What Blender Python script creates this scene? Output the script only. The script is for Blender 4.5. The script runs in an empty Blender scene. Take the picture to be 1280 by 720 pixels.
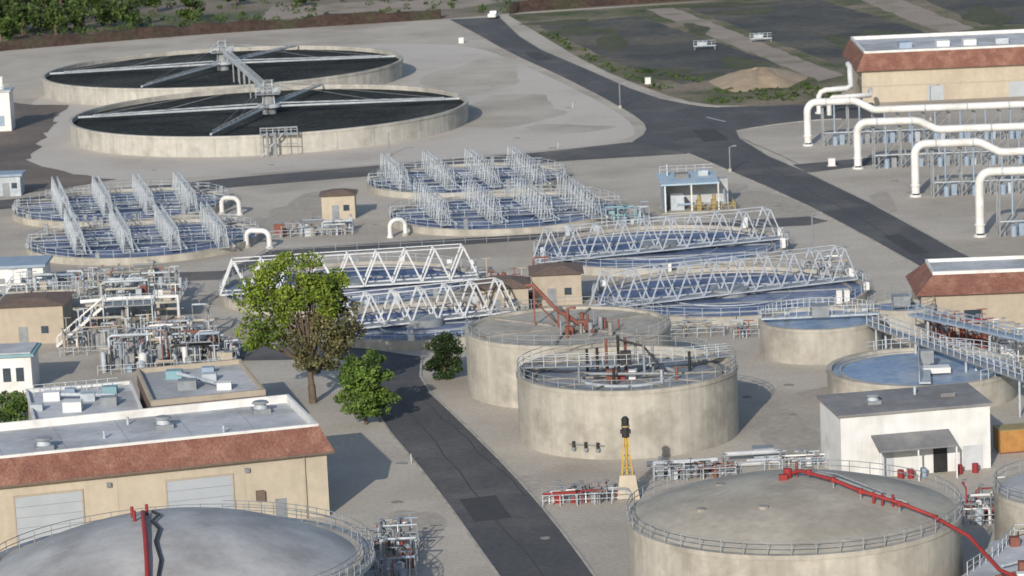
import bpy, math, random
from mathutils import Matrix, Vector
random.seed(7)
rnd=random.uniform
sc=bpy.context.scene
sc.view_settings.view_transform='Standard'
sc.view_settings.look='None'
sc.view_settings.exposure=0
# ------------------------------------------------------------ camera
cam=bpy.data.cameras.new('camera'); co=bpy.data.objects.new('camera',cam); sc.collection.objects.link(co)
cam.sensor_width=36; cam.lens=36*4000/1280; cam.clip_start=1; cam.clip_end=9000
R=Matrix.Rotation(math.radians(90-10.3),3,'X')@Matrix.Rotation(-math.radians(2.6),3,'Z')
co.matrix_world=Matrix.Translation((0,0,75))@R.to_4x4()
sc.camera=co
cam.dof.use_dof=True; cam.dof.focus_distance=215; cam.dof.aperture_fstop=0.85
# ------------------------------------------------------------ light
EL=22.5; AZ=196
w=bpy.data.worlds.new('World'); sc.world=w; w.use_nodes=True
nt=w.node_tree; nt.nodes.clear()
sky=nt.nodes.new('ShaderNodeTexSky'); sky.sky_type='NISHITA'; sky.sun_disc=False
sky.sun_elevation=math.radians(EL); sky.sun_rotation=math.radians(AZ)
bg=nt.nodes.new('ShaderNodeBackground'); bg.inputs[1].default_value=0.135
wo=nt.nodes.new('ShaderNodeOutputWorld'); nt.links.new(sky.outputs[0],bg.inputs[0]); nt.links.new(bg.outputs[0],wo.inputs[0])
sl=bpy.data.lights.new('sun','SUN'); sl.energy=4.0; sl.angle=math.radians(.5); sl.color=(1,.93,.83)
so=bpy.data.objects.new('sun',sl); sc.collection.objects.link(so)
a=math.radians(AZ); e=math.radians(EL)
sd=Vector((math.sin(a)*math.cos(e),math.cos(a)*math.cos(e),math.sin(e)))
so.rotation_euler=(-sd).to_track_quat('-Z','Y').to_euler(); so.location=(0,0,200)
# ------------------------------------------------------------ materials
MATS={}
def mat(name,c1,c2=None,scale=.5,stretch=(1,1,1),rough=.8,metal=0,c3=None,s3=.05,t3=.5,bump=0,bs=3,spec=.3,detail=6,fine=None,streak=0):
    m=bpy.data.materials.new(name); m.use_nodes=True; n=m.node_tree; b=n.nodes['Principled BSDF']
    b.inputs['Roughness'].default_value=rough; b.inputs['Metallic'].default_value=metal
    b.inputs['Specular IOR Level'].default_value=spec
    if c2 is None: c2=tuple(x*.8 for x in c1)
    tc=n.nodes.new('ShaderNodeTexCoord'); mp=n.nodes.new('ShaderNodeMapping'); mp.inputs['Scale'].default_value=stretch
    n.links.new(tc.outputs['Object'],mp.inputs[0])
    no=n.nodes.new('ShaderNodeTexNoise'); no.inputs['Scale'].default_value=scale; no.inputs['Detail'].default_value=detail; no.inputs['Roughness'].default_value=.65
    n.links.new(mp.outputs[0],no.inputs[0])
    r=n.nodes.new('ShaderNodeValToRGB'); r.color_ramp.elements[0].position=.35; r.color_ramp.elements[1].position=.65
    r.color_ramp.elements[0].color=(*c1,1); r.color_ramp.elements[1].color=(*c2,1)
    n.links.new(no.outputs[0],r.inputs[0]); out=r.outputs[0]
    if c3:
        n2=n.nodes.new('ShaderNodeTexNoise'); n2.inputs['Scale'].default_value=s3; n2.inputs['Detail'].default_value=8; n2.inputs['Roughness'].default_value=.6
        n.links.new(tc.outputs['Object'],n2.inputs[0])
        mr=n.nodes.new('ShaderNodeMapRange'); mr.inputs[1].default_value=t3-.06; mr.inputs[2].default_value=t3+.12
        n.links.new(n2.outputs[0],mr.inputs[0])
        mx=n.nodes.new('ShaderNodeMix'); mx.data_type='RGBA'
        n.links.new(mr.outputs[0],mx.inputs[0]); n.links.new(out,mx.inputs[6]); mx.inputs[7].default_value=(*c3,1); out=mx.outputs[2]
    def mult(out,sc_,amt,st):
        mq=n.nodes.new('ShaderNodeMapping'); mq.inputs['Scale'].default_value=st; n.links.new(tc.outputs['Object'],mq.inputs[0])
        n3=n.nodes.new('ShaderNodeTexNoise'); n3.inputs['Scale'].default_value=sc_; n3.inputs['Detail'].default_value=4
        n.links.new(mq.outputs[0],n3.inputs[0])
        m3=n.nodes.new('ShaderNodeMapRange'); m3.inputs[1].default_value=.3; m3.inputs[2].default_value=.7; m3.inputs[3].default_value=1-amt; m3.inputs[4].default_value=1+amt*.8
        n.links.new(n3.outputs[0],m3.inputs[0])
        vm=n.nodes.new('ShaderNodeVectorMath'); vm.operation='SCALE'
        n.links.new(out,vm.inputs[0]); n.links.new(m3.outputs[0],vm.inputs['Scale']); return vm.outputs[0]
    if fine: out=mult(out,fine[0],fine[1],(1,1,1))
    if streak: out=mult(out,1.3,streak,(1,1,.06))
    n.links.new(out,b.inputs['Base Color'])
    if bump:
        n4=n.nodes.new('ShaderNodeTexNoise'); n4.inputs['Scale'].default_value=bs; n4.inputs['Detail'].default_value=5
        n.links.new(tc.outputs['Object'],n4.inputs[0])
        bp=n.nodes.new('ShaderNodeBump'); bp.inputs['Strength'].default_value=bump; bp.inputs['Distance'].default_value=.3
        n.links.new(n4.outputs[0],bp.inputs['Height']); n.links.new(bp.outputs[0],b.inputs['Normal'])
    MATS[name]=m; return m
mat('gravel',(.43,.39,.33),(.50,.455,.39),.12,c3=(.35,.31,.26),s3=.035,t3=.52,fine=(2.2,.12),bump=.15,bs=4)
mat('pad',(.49,.45,.40),(.54,.50,.445),.1,c3=(.43,.39,.345),s3=.05,t3=.55,fine=(1.5,.07))
mat('stain',(.34,.305,.26),(.40,.36,.305),.2,fine=(1.2,.15))
mat('asphalt',(.072,.075,.080),(.10,.10,.104),.12,stretch=(1,.35,1),c3=(.14,.135,.13),s3=.07,t3=.57,fine=(1.5,.15),rough=.9)
mat('asphalt_patch',(.052,.054,.057),(.066,.067,.07),.4,rough=.9)
mat('road_old',(.085,.085,.088),(.12,.118,.115),.15,c3=(.18,.165,.15),s3=.08,t3=.59,fine=(1.5,.12),rough=.9)
mat('kerb',(.34,.32,.28),(.42,.40,.36),.5,fine=(.6,.2))
mat('dirt',(.19,.155,.115),(.25,.205,.155),.06,c3=(.10,.11,.055),s3=.03,t3=.5,fine=(.8,.2))
mat('dirt_brown',(.15,.12,.10),(.20,.165,.14),.08,c3=(.115,.10,.09),s3=.05,fine=(1,.15))
mat('dirt_road',(.34,.285,.235),(.28,.235,.195),.1,fine=(1,.1),c3=(.16,.15,.09),s3=.08,t3=.58)
mat('berm',(.040,.026,.021),(.065,.042,.034),.2,fine=(1,.35),bump=.6,bs=.8,c3=(.05,.055,.03),s3=.08,t3=.56)
mat('field_dark',(.050,.050,.048),(.078,.076,.072),.05,c3=(.125,.112,.085),s3=.03,t3=.5,fine=(.5,.3))
mat('field_green',(.055,.07,.035),(.10,.10,.06),.12,fine=(.8,.3),rough=.95)
mat('grass_rough',(.055,.08,.025),(.13,.12,.06),.15,c3=(.24,.195,.14),s3=.045,t3=.5,fine=(.9,.3),bump=.5,bs=1)
mat('mound',(.38,.30,.21),(.32,.25,.18),.3,fine=(1,.1),bump=.5,bs=.6)
mat('concrete',(.43,.405,.355),(.365,.345,.30),.5,stretch=(1,1,.12),c3=(.29,.27,.235),s3=.25,t3=.52,fine=(1.2,.08),streak=.09)
mat('concrete_light',(.45,.435,.395),(.38,.37,.335),.5,stretch=(1,1,.12),c3=(.30,.29,.265),s3=.2,t3=.53,fine=(1,.08),streak=.10)
mat('concrete_dark',(.30,.285,.26),(.22,.21,.19),.6,c3=(.16,.15,.135),s3=.3,t3=.55)
mat('dome_l',(.35,.355,.36),(.43,.435,.44),.22,c3=(.26,.26,.265),s3=.12,t3=.5,fine=(1.5,.07),rough=.6)
mat('dome_r',(.43,.405,.35),(.37,.345,.295),.35,c3=(.29,.27,.23),s3=.14,t3=.49,fine=(1.5,.08))
mat('media',(.027,.030,.031),(.045,.050,.050),.15,c3=(.072,.075,.070),s3=.05,t3=.55,fine=(1.2,.35),rough=.95,spec=.05)
mat('water_blue',(.055,.085,.18),(.14,.19,.31),.25,stretch=(.5,1.4,1),c3=(.25,.29,.38),s3=.09,t3=.55,rough=.55,spec=.15,fine=(1.1,.3),bump=.1,bs=2)
mat('water_sky',(.14,.22,.36),(.23,.31,.43),.3,c3=(.32,.37,.43),s3=.15,t3=.53,rough=.4,spec=.3,fine=(1.1,.2))
mat('water_grey',(.15,.17,.195),(.23,.25,.275),.3,c3=(.30,.30,.30),s3=.15,t3=.55,rough=.5,spec=.3,fine=(1.5,.15))
mat('white_paint',(.70,.70,.69),(.60,.60,.59),.5,rough=.45,fine=(2,.05),c3=(.50,.49,.46),s3=.3,t3=.58,streak=.04)
mat('truss_white',(.44,.48,.54),(.36,.40,.46),.6,rough=.5,fine=(2,.15))
mat('truss_pale',(.62,.64,.66),(.54,.56,.58),.6,rough=.5,fine=(2,.12))
mat('galv',(.44,.48,.52),(.33,.37,.41),.6,rough=.5,fine=(2,.15))
mat('steel_grey',(.26,.28,.30),(.19,.205,.22),.6,rough=.5,fine=(2,.1))
mat('steel_blue',(.28,.35,.44),(.22,.28,.36),.6,rough=.5)
mat('stucco',(.47,.415,.325),(.435,.38,.30),.3,stretch=(1,1,.3),fine=(1.5,.05),c3=(.38,.33,.265),s3=.12,t3=.54,streak=.05)
mat('stucco_tan',(.40,.345,.275),(.35,.305,.245),.4,fine=(1.5,.06),streak=.06)
mat('terracotta',(.21,.095,.07),(.155,.072,.055),1.2,c3=(.26,.135,.10),s3=.6,t3=.5,fine=(4,.25),bump=.5,bs=5)
mat('brown_roof',(.18,.13,.105),(.135,.10,.08),.8,fine=(3,.15))
mat('roof_white',(.53,.545,.57),(.43,.45,.475),.25,c3=(.33,.34,.35),s3=.12,t3=.5,fine=(1.2,.08))
mat('roof_grey',(.22,.22,.225),(.16,.16,.165),.4,c3=(.30,.29,.28),s3=.2,t3=.55,fine=(1.2,.1))
mat('roll_door',(.38,.41,.44),(.34,.37,.40),.5,rough=.5)
mat('red',(.30,.035,.035),(.21,.03,.03),.8,rough=.6)
mat('rust',(.16,.055,.042),(.23,.10,.075),.8,rough=.7)
mat('yellow',(.52,.35,.07),(.40,.26,.06),.8,rough=.6)
mat('ochre',(.34,.26,.10),(.26,.21,.10),.8,rough=.6)
mat('orange',(.42,.22,.07),(.35,.18,.06),.5,fine=(1.5,.15))
mat('black',(.02,.02,.022),(.035,.035,.035),1,rough=.5)
mat('glass',(.03,.045,.06),(.05,.07,.09),1,rough=.15,spec=.6)
mat('teal',(.22,.36,.40),(.18,.31,.35),.5)
mat('blue_roof',(.33,.45,.56),(.28,.38,.48),.4,c3=(.40,.45,.48),s3=.3,t3=.52)
mat('bark',(.10,.075,.05),(.15,.12,.09),2)
def leafmat(name,c1,c2,c3):
    return mat(name,c1,c2,.6,c3=c3,s3=.35,t3=.5,rough=.6,spec=.2,fine=(2.5,.35))
leafmat('leaf',(.12,.18,.022),(.22,.29,.04),(.07,.11,.02))
leafmat('leaf_small',(.08,.14,.025),(.14,.22,.045),(.035,.065,.02))
leafmat('leaf_dry',(.12,.12,.05),(.18,.165,.08),(.07,.075,.035))
leafmat('leaf_dark',(.032,.058,.02),(.055,.09,.028),(.02,.035,.014))
leafmat('leaf_far',(.045,.085,.022),(.095,.14,.035),(.025,.045,.016))
# ------------------------------------------------------------ builder
class Ob:
    def __init__(s,name,x=0,y=0,rot=0):
        s.name=name; s.x=x; s.y=y; s.c=math.cos(math.radians(rot)); s.s=math.sin(math.radians(rot)); s.parts={}
    def T(s,p): return (s.x+p[0]*s.c-p[1]*s.s, s.y+p[0]*s.s+p[1]*s.c, p[2])
    def add(s,part,m,V,F,smooth=False):
        d=s.parts.setdefault((part,m),([],[],[]))
        o=len(d[0]); d[0].extend(s.T(v) for v in V); d[1].extend(tuple(i+o for i in f) for f in F); d[2].extend([smooth]*len(F))
    def prism(s,part,m,pts,z0,z1):
        n=len(pts); V=[(p[0],p[1],z0) for p in pts]+[(p[0],p[1],z1) for p in pts]
        F=[tuple(range(n,2*n)),tuple(reversed(range(n)))]+[(i,(i+1)%n,n+(i+1)%n,n+i) for i in range(n)]
        s.add(part,m,V,F)
    def box(s,part,m,x0,x1,y0,y1,z0,z1): s.prism(part,m,[(x0,y0),(x1,y0),(x1,y1),(x0,y1)],z0,z1)
    def beam(s,part,m,p,q,w=.15,h=None):
        p=Vector(p); q=Vector(q); h=h or w; t=(q-p)
        if t.length<1e-4: return
        t.normalize(); up=Vector((0,0,1)) if abs(t.z)<.95 else Vector((1,0,0))
        a=t.cross(up).normalized(); b=a.cross(t).normalized()
        V=[];
        for o in (p,q):
            for i,j in ((-1,-1),(1,-1),(1,1),(-1,1)): V.append(tuple(o+a*i*w/2+b*j*h/2))
        s.add(part,m,V,[(3,2,1,0),(4,5,6,7),(0,1,5,4),(1,2,6,5),(2,3,7,6),(3,0,4,7)])
    def tube(s,part,m,path,r,n=12):
        P=[Vector(p) for p in path]; V=[];F=[]
        ref=None
        for i,p in enumerate(P):
            t=(P[min(i+1,len(P)-1)]-P[max(i-1,0)]).normalized()
            if ref is None:
                ref=Vector((0,0,1)) if abs(t.z)<.9 else Vector((0,1,0))
            a=t.cross(ref)
            if a.length<.05: ref=Vector((0,1,0)); a=t.cross(ref)
            a.normalize(); b=a.cross(t).normalized()
            ref=b
            for k in range(n):
                an=2*math.pi*k/n; V.append(tuple(p+a*math.cos(an)*r+b*math.sin(an)*r))
        for i in range(len(P)-1):
            for k in range(n): F.append((i*n+k,i*n+(k+1)%n,(i+1)*n+(k+1)%n,(i+1)*n+k))
        s.add(part,m,V,F,True)
        s.add(part,m,[V[k] for k in range(n)],[tuple(range(n))]); s.add(part,m,[V[-n+k] for k in range(n)],[tuple(range(n))])
    def cyl(s,part,m,x,y,z0,z1,r,r1=None,n=24):
        r1=r if r1 is None else r1
        V=[(x+r*math.cos(2*math.pi*k/n),y+r*math.sin(2*math.pi*k/n),z0) for k in range(n)]+[(x+r1*math.cos(2*math.pi*k/n),y+r1*math.sin(2*math.pi*k/n),z1) for k in range(n)]
        s.add(part,m,V,[(k,(k+1)%n,n+(k+1)%n,n+k) for k in range(n)],True)
        s.add(part,m,V[n:],[tuple(range(n))])
    def ring(s,part,m,x,y,z0,z1,ro,ri,n=96):
        V=[]
        for r,z in ((ro,z0),(ro,z1),(ri,z1),(ri,z0)):
            V+=[(x+r*math.cos(2*math.pi*k/n),y+r*math.sin(2*math.pi*k/n),z) for k in range(n)]
        F=[(j*n+k,j*n+(k+1)%n,((j+1)%4)*n+(k+1)%n,((j+1)%4)*n+k) for j in range(4) for k in range(n)]
        s.add(part,m,V,F)
    def disc(s,part,m,x,y,z,r,n=96):
        s.add(part,m,[(x+r*math.cos(2*math.pi*k/n),y+r*math.sin(2*math.pi*k/n),z) for k in range(n)],[tuple(range(n))])
    def dome(s,part,m,x,y,z,r,h,n=96,k=12):
        V=[];F=[]
        for j in range(k):
            t=j/k; rr=r*(1-t); zz=z+h*(1-(rr/r)**2)
            V+=[(x+rr*math.cos(2*math.pi*i/n),y+rr*math.sin(2*math.pi*i/n),zz) for i in range(n)]
        V.append((x,y,z+h))
        for j in range(k-1):
            F+=[(j*n+i,j*n+(i+1)%n,(j+1)*n+(i+1)%n,(j+1)*n+i) for i in range(n)]
        F+=[((k-1)*n+i,(k-1)*n+(i+1)%n,k*n) for i in range(n)]
        s.add(part,m,V,F,True)
    def rail(s,part,m,path,h=1.1,sp=2.2,w=.08,closed=False):
        P=[Vector(p) for p in path]
        if closed: P.append(P[0])
        for a,b in zip(P,P[1:]):
            for k in (1,.55): s.beam(part,m,a+Vector((0,0,h*k)),b+Vector((0,0,h*k)),w*.8)
            L=(b-a).length; n=max(1,round(L/sp))
            for i in range(n): s.beam(part,m,a+(b-a)*i/n,a+(b-a)*i/n+Vector((0,0,h)),w)
    def crail(s,part,m,x,y,z,r,n,a0=0,a1=360,h=1.1,w=.08):
        pts=[(x+r*math.cos(math.radians(a0+(a1-a0)*i/n)),y+r*math.sin(math.radians(a0+(a1-a0)*i/n)),z) for i in range(n+1)]
        s.rail(part,m,pts,h=h,sp=99,w=w)
    def done(s):
        em=bpy.data.objects.new(s.name,None); em.location=(s.x,s.y,0); em.empty_display_size=1
        sc.collection.objects.link(em)
        for (part,m),(V,F,S) in s.parts.items():
            me=bpy.data.meshes.new(part); me.from_pydata(V,[],F); me.materials.append(MATS[m])
            me.polygons.foreach_set('use_smooth',S); me.update()
            o=bpy.data.objects.new(part,me); sc.collection.objects.link(o)
            o.parent=em; o.matrix_parent_inverse=Matrix.Translation((-s.x,-s.y,0))
        return em
def sheet(name,m,pts,z):
    me=bpy.data.meshes.new(name); me.from_pydata([(x,y,z) for x,y in pts],[],[tuple(range(len(pts)))]); me.materials.append(MATS[m])
    o=bpy.data.objects.new(name,me); sc.collection.objects.link(o)
    if me.polygons[0].normal.z<0: me.flip_normals()
    return o
def smoothpoly(pts,it=2,closed=False):
    for _ in range(it):
        q=[pts[0]]
        for a,b in zip(pts,pts[1:]):
            q+=[(a[0]*.75+b[0]*.25,a[1]*.75+b[1]*.25),(a[0]*.25+b[0]*.75,a[1]*.25+b[1]*.75)]
        q.append(pts[-1]); pts=q
    return pts
def rough(pts,amp=.5,step=4):
    Q=[]
    for p,q in zip(pts,pts[1:]+pts[:1]):
        n=max(1,int(math.dist(p,q)/step))
        for i in range(n): Q.append((p[0]+(q[0]-p[0])*i/n+rnd(-amp,amp),p[1]+(q[1]-p[1])*i/n+rnd(-amp,amp)*2))
    return Q
def blob(x,y,rx,ry,amp=.25,n=22):
    ph=rnd(0,6)
    return [(x+rx*math.cos(2*math.pi*i/n)*(1+amp*math.sin(3*2*math.pi*i/n+ph)+rnd(-.08,.08)),y+ry*math.sin(2*math.pi*i/n)*(1+amp*math.cos(2*2*math.pi*i/n+ph)+rnd(-.08,.08))) for i in range(n)]
def kerbline(o,pts,w=.25,z=.11):
    for a,b in zip(pts,pts[1:]): o.beam('kerb_stone','kerb',(a[0],a[1],z/2),(b[0],b[1],z/2),w,z)
# ------------------------------------------------------------ ground
sheet('ground','gravel',[(-3000,-500),(3000,-500),(3000,6000),(-3000,6000)],0)
sheet('dirt_terrain','dirt',[(-1500,640),(-128,748),(-119,757),(-75,775),(-44,781),(-12.8,787),(8,796),(52,803),(200,830),(1500,1500),(1500,5500),(-1500,5500)],.008)
sheet('gravel_pad','pad',smoothpoly([(-97,560),(-80,530),(-44,529),(6,543),(20,549),(24,562),(20,600),(4,680),(-8,728),(-40,735),(-80,735),(-95,700),(-97,560)],2),.004)
sheet('dirt_verge','dirt_brown',rough([(-300,517),(-84,515),(-66,530),(-84,560),(-88,640),(-110,660),(-300,600)],1),.03)
sheet('field_ground','grass_rough',smoothpoly([(2,790),(8,747),(19,668),(30,617),(37,595),(48,589)],1)+[(64,590),(64,615),(200,640),(260,900),(140,860),(50,800)],.03)
sheet('field','field_dark',rough([(9.6,757),(33.2,772),(58,655),(53,640),(35,630),(26.6,660)],.5,6),.036)
sheet('field','field_dark',rough([(46.5,785),(78,800),(96,694),(68.3,650)],.5,6),.036)
sheet('field','field_dark',rough([(103,792),(150,815),(150,700),(108,716)],.5,6),.036)
sheet('path','dirt_road',rough([(36,788),(43,789),(67.5,632),(62,624)],.4,5),.042)
sheet('path','dirt_road',rough([(88,795),(97,800),(105,708),(97,700)],.4,5),.042)
sheet('path','dirt_road',rough([(-60,806),(-10,812),(20,850),(-60,842)],.6,5),.016)
sheet('path','dirt_road',rough([(-135,770),(-95,782),(-60,792),(-60,797),(-95,789),(-135,778)],.6,5),.016)
for i,(x,y,rx,ry) in enumerate([(18,745,6,10),(50,660,5,12),(33,650,5,10),(25,720,3,22),(45,735,2.5,14),(60,770,8,8),(85,700,6,14),(75,690,4,16),(40,640,7,5),(112,735,5,20),(56,790,10,5),(15,765,8,5)]):
    sheet('field_weeds','field_green',blob(x,y,rx,ry,.3),.046+i*.002)
mainL=smoothpoly([(-12.6,785),(-4.8,741),(2.3,698),(11.8,653),(21,602),(25,575),(25,560),(21.8,548)],1)
mainR=smoothpoly([(0,785),(6.1,719),(17.1,666),(27.8,613),(36,594),(40,590.5)],1)+[(55.5,589.5)]
mL2=smoothpoly([(30.5,531),(42.9,478),(49.2,443),(53.8,414),(56.5,397),(60,370)],1)
mR2=smoothpoly([(60,566),(54,566),(44,560),(39.5,555),(43.3,524)],1)+[(45.5,514)]
mR3=[(47.8,503),(53.9,469),(59.9,428),(63.9,405),(70,375)]
sheet('road','asphalt',mainL+[(30.5,531)]+mL2+list(reversed(mR3))+[(45.5,513)]+list(reversed(mR2))+list(reversed(mainR)),.024)
sheet('road','asphalt',[(55.5,589.5),(68,587),(68,566),(60,566)],.024)
sheet('road','asphalt',[(46.2,512.5),(64,518),(63.5,511),(47.8,503)],.028)
sheet('road','road_old',[(21.8,548.3),(6.5,541),(-23.3,533),(-44.3,527),(-82.2,513),(-140,500),(-140,493),(-80.7,503),(-43.5,516),(-24.1,521),(11.7,529),(30.5,530.8)],.034)
sheet('road','road_old',[(-90,440),(-71,438),(-39.7,436),(-34.1,452),(9.7,456),(43.6,460),(46,455),(43,452),(9.5,451),(-33.1,445),(-39.1,429),(-70.2,431),(-90,433)],.024)
loL=[(-35.5,373),(-21,371)]+smoothpoly([(-19.2,369),(-15.4,339),(-8.3,305),(-2.4,272),(1.3,252),(5,225)],1)
loR=[(-36.4,384),(-20.5,379)]+smoothpoly([(-11,370),(-10.9,355),(-5.8,333),(-.8,310),(2.8,291),(6,271),(9.1,250),(13,225)],1)
sheet('road','asphalt',loL+list(reversed(loR)),.024)
k=Ob('kerb'); 
for l in (mainL,mainR[:-1],mL2,mR2,mR3,loL[2:],loR[2:]): kerbline(k,l)
k.done()
sheet('road_marking','white_paint',[(36.5,577),(36.8,577),(39.8,569.5),(39.5,569.5)],.032)
for p in ([(-6,300),(-2.5,301),(-1,292),(-4.5,291)],[(33,560),(37,561),(38.5,545),(34,544)],[(52,440),(54.5,441),(56.5,425),(54,424)],[(5,700),(8,701),(11,684),(7.5,683)]):
    sheet('road_patch','asphalt_patch',p,.038)
def seam(pts,i,w=.07):
    L=[(x-w,y) for x,y in pts]+[(x+w,y) for x,y in reversed(pts)]
    sheet('tar_seam','asphalt_patch',L,.042+i*.001)
for q_,(c0,c1) in enumerate([((-14,352),(4,258)),((40,525),(60,395)),((32,590),(48,510)),((-6,780),(22,630)),((-10,345),(0.5,300))]):
    seam([(c0[0]+(c1[0]-c0[0])*i/14+rnd(-.3,.3),c0[1]+(c1[1]-c0[1])*i/14) for i in range(15)],q_)
for i,(x,y,rx,ry) in enumerate([(-10,290,2.5,8),(30,300,5,5),(0,305,2.2,4),(28,322,3,9),(34,340,3,4),(22,345,4,5),(38,470,8,14),(30,490,6,10),(-30,490,6,14),(0,600,12,22),(10,570,8,6),(-5,660,10,30),(56,470,1.5,12),(-37,475,3,10),(15,460,6,4),(-22,305,3,6),(18,296,6,2.2),(66,480,6,6)]):
    sheet('ground_stain','stain' if y<540 else 'gravel',blob(x,y,rx,ry),.009+i*.0007)
# brown bank
o=Ob('earth_berm')
for L in ([(-260,700),(-129.6,752),(-119.2,760),(-75,778),(-44,784),(-14.5,790),],[(2.5,794),(6,799),(27.4,805),(51.6,810),(120,830),(260,880)]):
    L=smoothpoly(L,1); V=[];F=[]; Q=[]
    for p,q in zip(L,L[1:]):
        n=max(1,int(math.dist(p,q)/3))
        Q+=[(p[0]+(q[0]-p[0])*i/n,p[1]+(q[1]-p[1])*i/n) for i in range(n)]
    Q.append(L[-1])
    for i,(x,y) in enumerate(Q):
        h=2.3+rnd(-.5,.5)
        V+=[(x+rnd(-.3,.3),y-3,-.1),(x,y-.8+rnd(-.2,.2),h),(x,y+1.5,h*rnd(.9,1.05)),(x,y+4,-.1)]
    for i in range(len(Q)-1):
        for j in range(3): F.append((i*4+j,(i+1)*4+j,(i+1)*4+j+1,i*4+j+1))
    o.add('bank','berm',V,F)
o.done()
o=Ob('dirt_mound',50.4,628)
V=[];F=[];n=28;k_=6
for j in range(k_+1):
    for i in range(n):
        t=1-j/k_; an=2*math.pi*i/n; rr=t*(1+.25*math.sin(an*2+1)+.12*math.sin(an*5))
        V.append((rr*8*math.cos(an),rr*17*math.sin(an),-.05+2.6*(1-t**1.6)*(1+rnd(-.12,.12))))
for j in range(k_):
    for i in range(n): F.append((j*n+i,j*n+(i+1)%n,(j+1)*n+(i+1)%n,(j+1)*n+i))
o.add('heap','mound',V,F,True); o.done()
# ------------------------------------------------------------ trees
def leaves(V,F,cx,cy,cz,rx,ry,rz,n,s):
    for _ in range(n):
        u=Vector((random.gauss(0,1),random.gauss(0,1),random.gauss(0,1))).normalized()*(rnd(.35,1)**.5)
        c=Vector((cx+u.x*rx,cy+u.y*ry,cz+u.z*rz))
        a=Vector((rnd(-1,1),rnd(-1,1),rnd(-1,1))).normalized(); b=a.cross(Vector((rnd(-1,1),rnd(-1,1),rnd(-1,1)))).normalized()
        ss=s*rnd(.6,1.3); k=len(V)
        V+=[tuple(c-a*ss),tuple(c+b*ss*.6),tuple(c+a*ss),tuple(c-b*ss*.6)]; F.append((k,k+1,k+2,k+3))
def tree(name,x,y,h,crown,trunk_r,mats,nclump,nleaf,ls,lean=0,fork=.25):
    o=Ob(name,x,y)
    tp=[(0,0,-.1),(.1*lean,0,h*.12),(.35*lean,0,h*fork)]
    o.tube('trunk','bark',tp[:2],trunk_r,8); o.tube('trunk','bark',tp[1:],trunk_r*.8,8)
    tot=sum(c[6] for c in crown); data={}
    for c in crown:
        k=max(1,round(nclump*c[6]/tot))
        for _ in range(k):
            u=Vector((random.gauss(0,1),random.gauss(0,1),random.gauss(0,1))).normalized()*rnd(.5,1)
            px,py,pz=c[0]+u.x*c[3],c[1]+u.y*c[4],c[2]+u.z*c[5]
            r=rnd(.14,.26)*min(c[3],c[5])+.35
            d=data.setdefault(c[7],([],[]))
            leaves(d[0],d[1],px,py,pz,r*1.25,r*1.25,r*.85,int(nleaf*rnd(.6,1.2)),ls)
            if random.random()<.35:
                m=(px*.45+.35*lean*.5,py*.45,h*fork+(pz-h*fork)*.5)
                o.tube('limb','bark',[tp[2],m],trunk_r*.35,5); o.tube('limb','bark',[m,(px,py,pz)],trunk_r*.18,5)
    for i,(V,F) in data.items(): o.add('foliage',mats[i],V,F)
    return o.done()
tree('broadleaf_tree',-22.6,347,17,[(-1.7,0,13.9,5.2,4.6,3.1,6,0),(-4.9,0,9.8,3.1,3.3,3.6,4.2,0),(1.2,-.5,11.6,3.6,4,3.2,2.6,0),(.6,0,7.5,4.2,4,3.2,2.8,1),(3.2,0,9.4,3.0,3,3.2,2.8,1),(0,0,4.8,3.4,3,1.9,1.2,1),(2.8,0,13.3,2.4,2.4,1.8,1,0)],.42,['leaf','leaf_dry'],145,150,.2,lean=-.6,fork=.25)
tree('broadleaf_tree',-16.3,335,8,[(0,0,5.4,3.0,2.8,1.9,4,0),(0,0,2.8,3.3,3,1.8,5,0),(.2,0,7.0,1.8,1.7,1.2,1,0)],.2,['leaf_small'],80,160,.18)
tree('shrub',-8.1,357,5,[(0,0,3.4,1.9,1.6,1.9,3,0),(0,0,1.5,2.1,1.7,1.3,2,0)],.12,['leaf_dark'],42,140,.17)
tree('shrub',-55.5,343,4,[(0,0,1.8,3.6,2,1.6,3,0)],.12,['leaf_small'],30,120,.17)
V=[];F=[];o=Ob('distant_trees')
far=[(-124,800,12),(-117,788,9),(-130,812,14),(-110,792,8),(-104,800,10),(-98,806,8),(-112,820,13),(-92,800,8),(-136,800,12),(-120,850,14),(-100,850,12),(-140,840,15),(-70,850,6),(-150,860,14),(-133,790,11),(-128,784,9),(-121,775,7),(-141,780,12),(-138,830,14),(-106,830,12),(-128,830,13),(-116,805,11),(-78,812,7),(-52,840,4),(-134,772,8),(-126,792,10),(-119,797,9),(-90,840,9)]
for x,y,hh in far:
    o.tube('trunk','bark',[(x,y,0),(x,y,hh*.5)],.35,6)
    for _ in range(10):
        r=hh*rnd(.16,.26)
        leaves(V,F,x+rnd(-1,1)*hh*.34,y+rnd(-1,1)*hh*.3,hh*rnd(.25,.85),r,r,r*.8,80,.5)
o.add('foliage','leaf_far',V,F); o.done()
V=[];F=[];o=Ob('scrub_plants')
for _ in range(240):
    x=rnd(-135,5); y=rnd(787,900)
    r=rnd(.4,1.4); leaves(V,F,x,y,r*.6,r,r,r*.7,24,.35)
for _ in range(60):
    x=rnd(-110,-15); y=782+ (x+110)*.07+rnd(-6,8); r=rnd(.5,1.3); leaves(V,F,x,y+6,r*.6+.6,r,r,r,24,.3)
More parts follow.
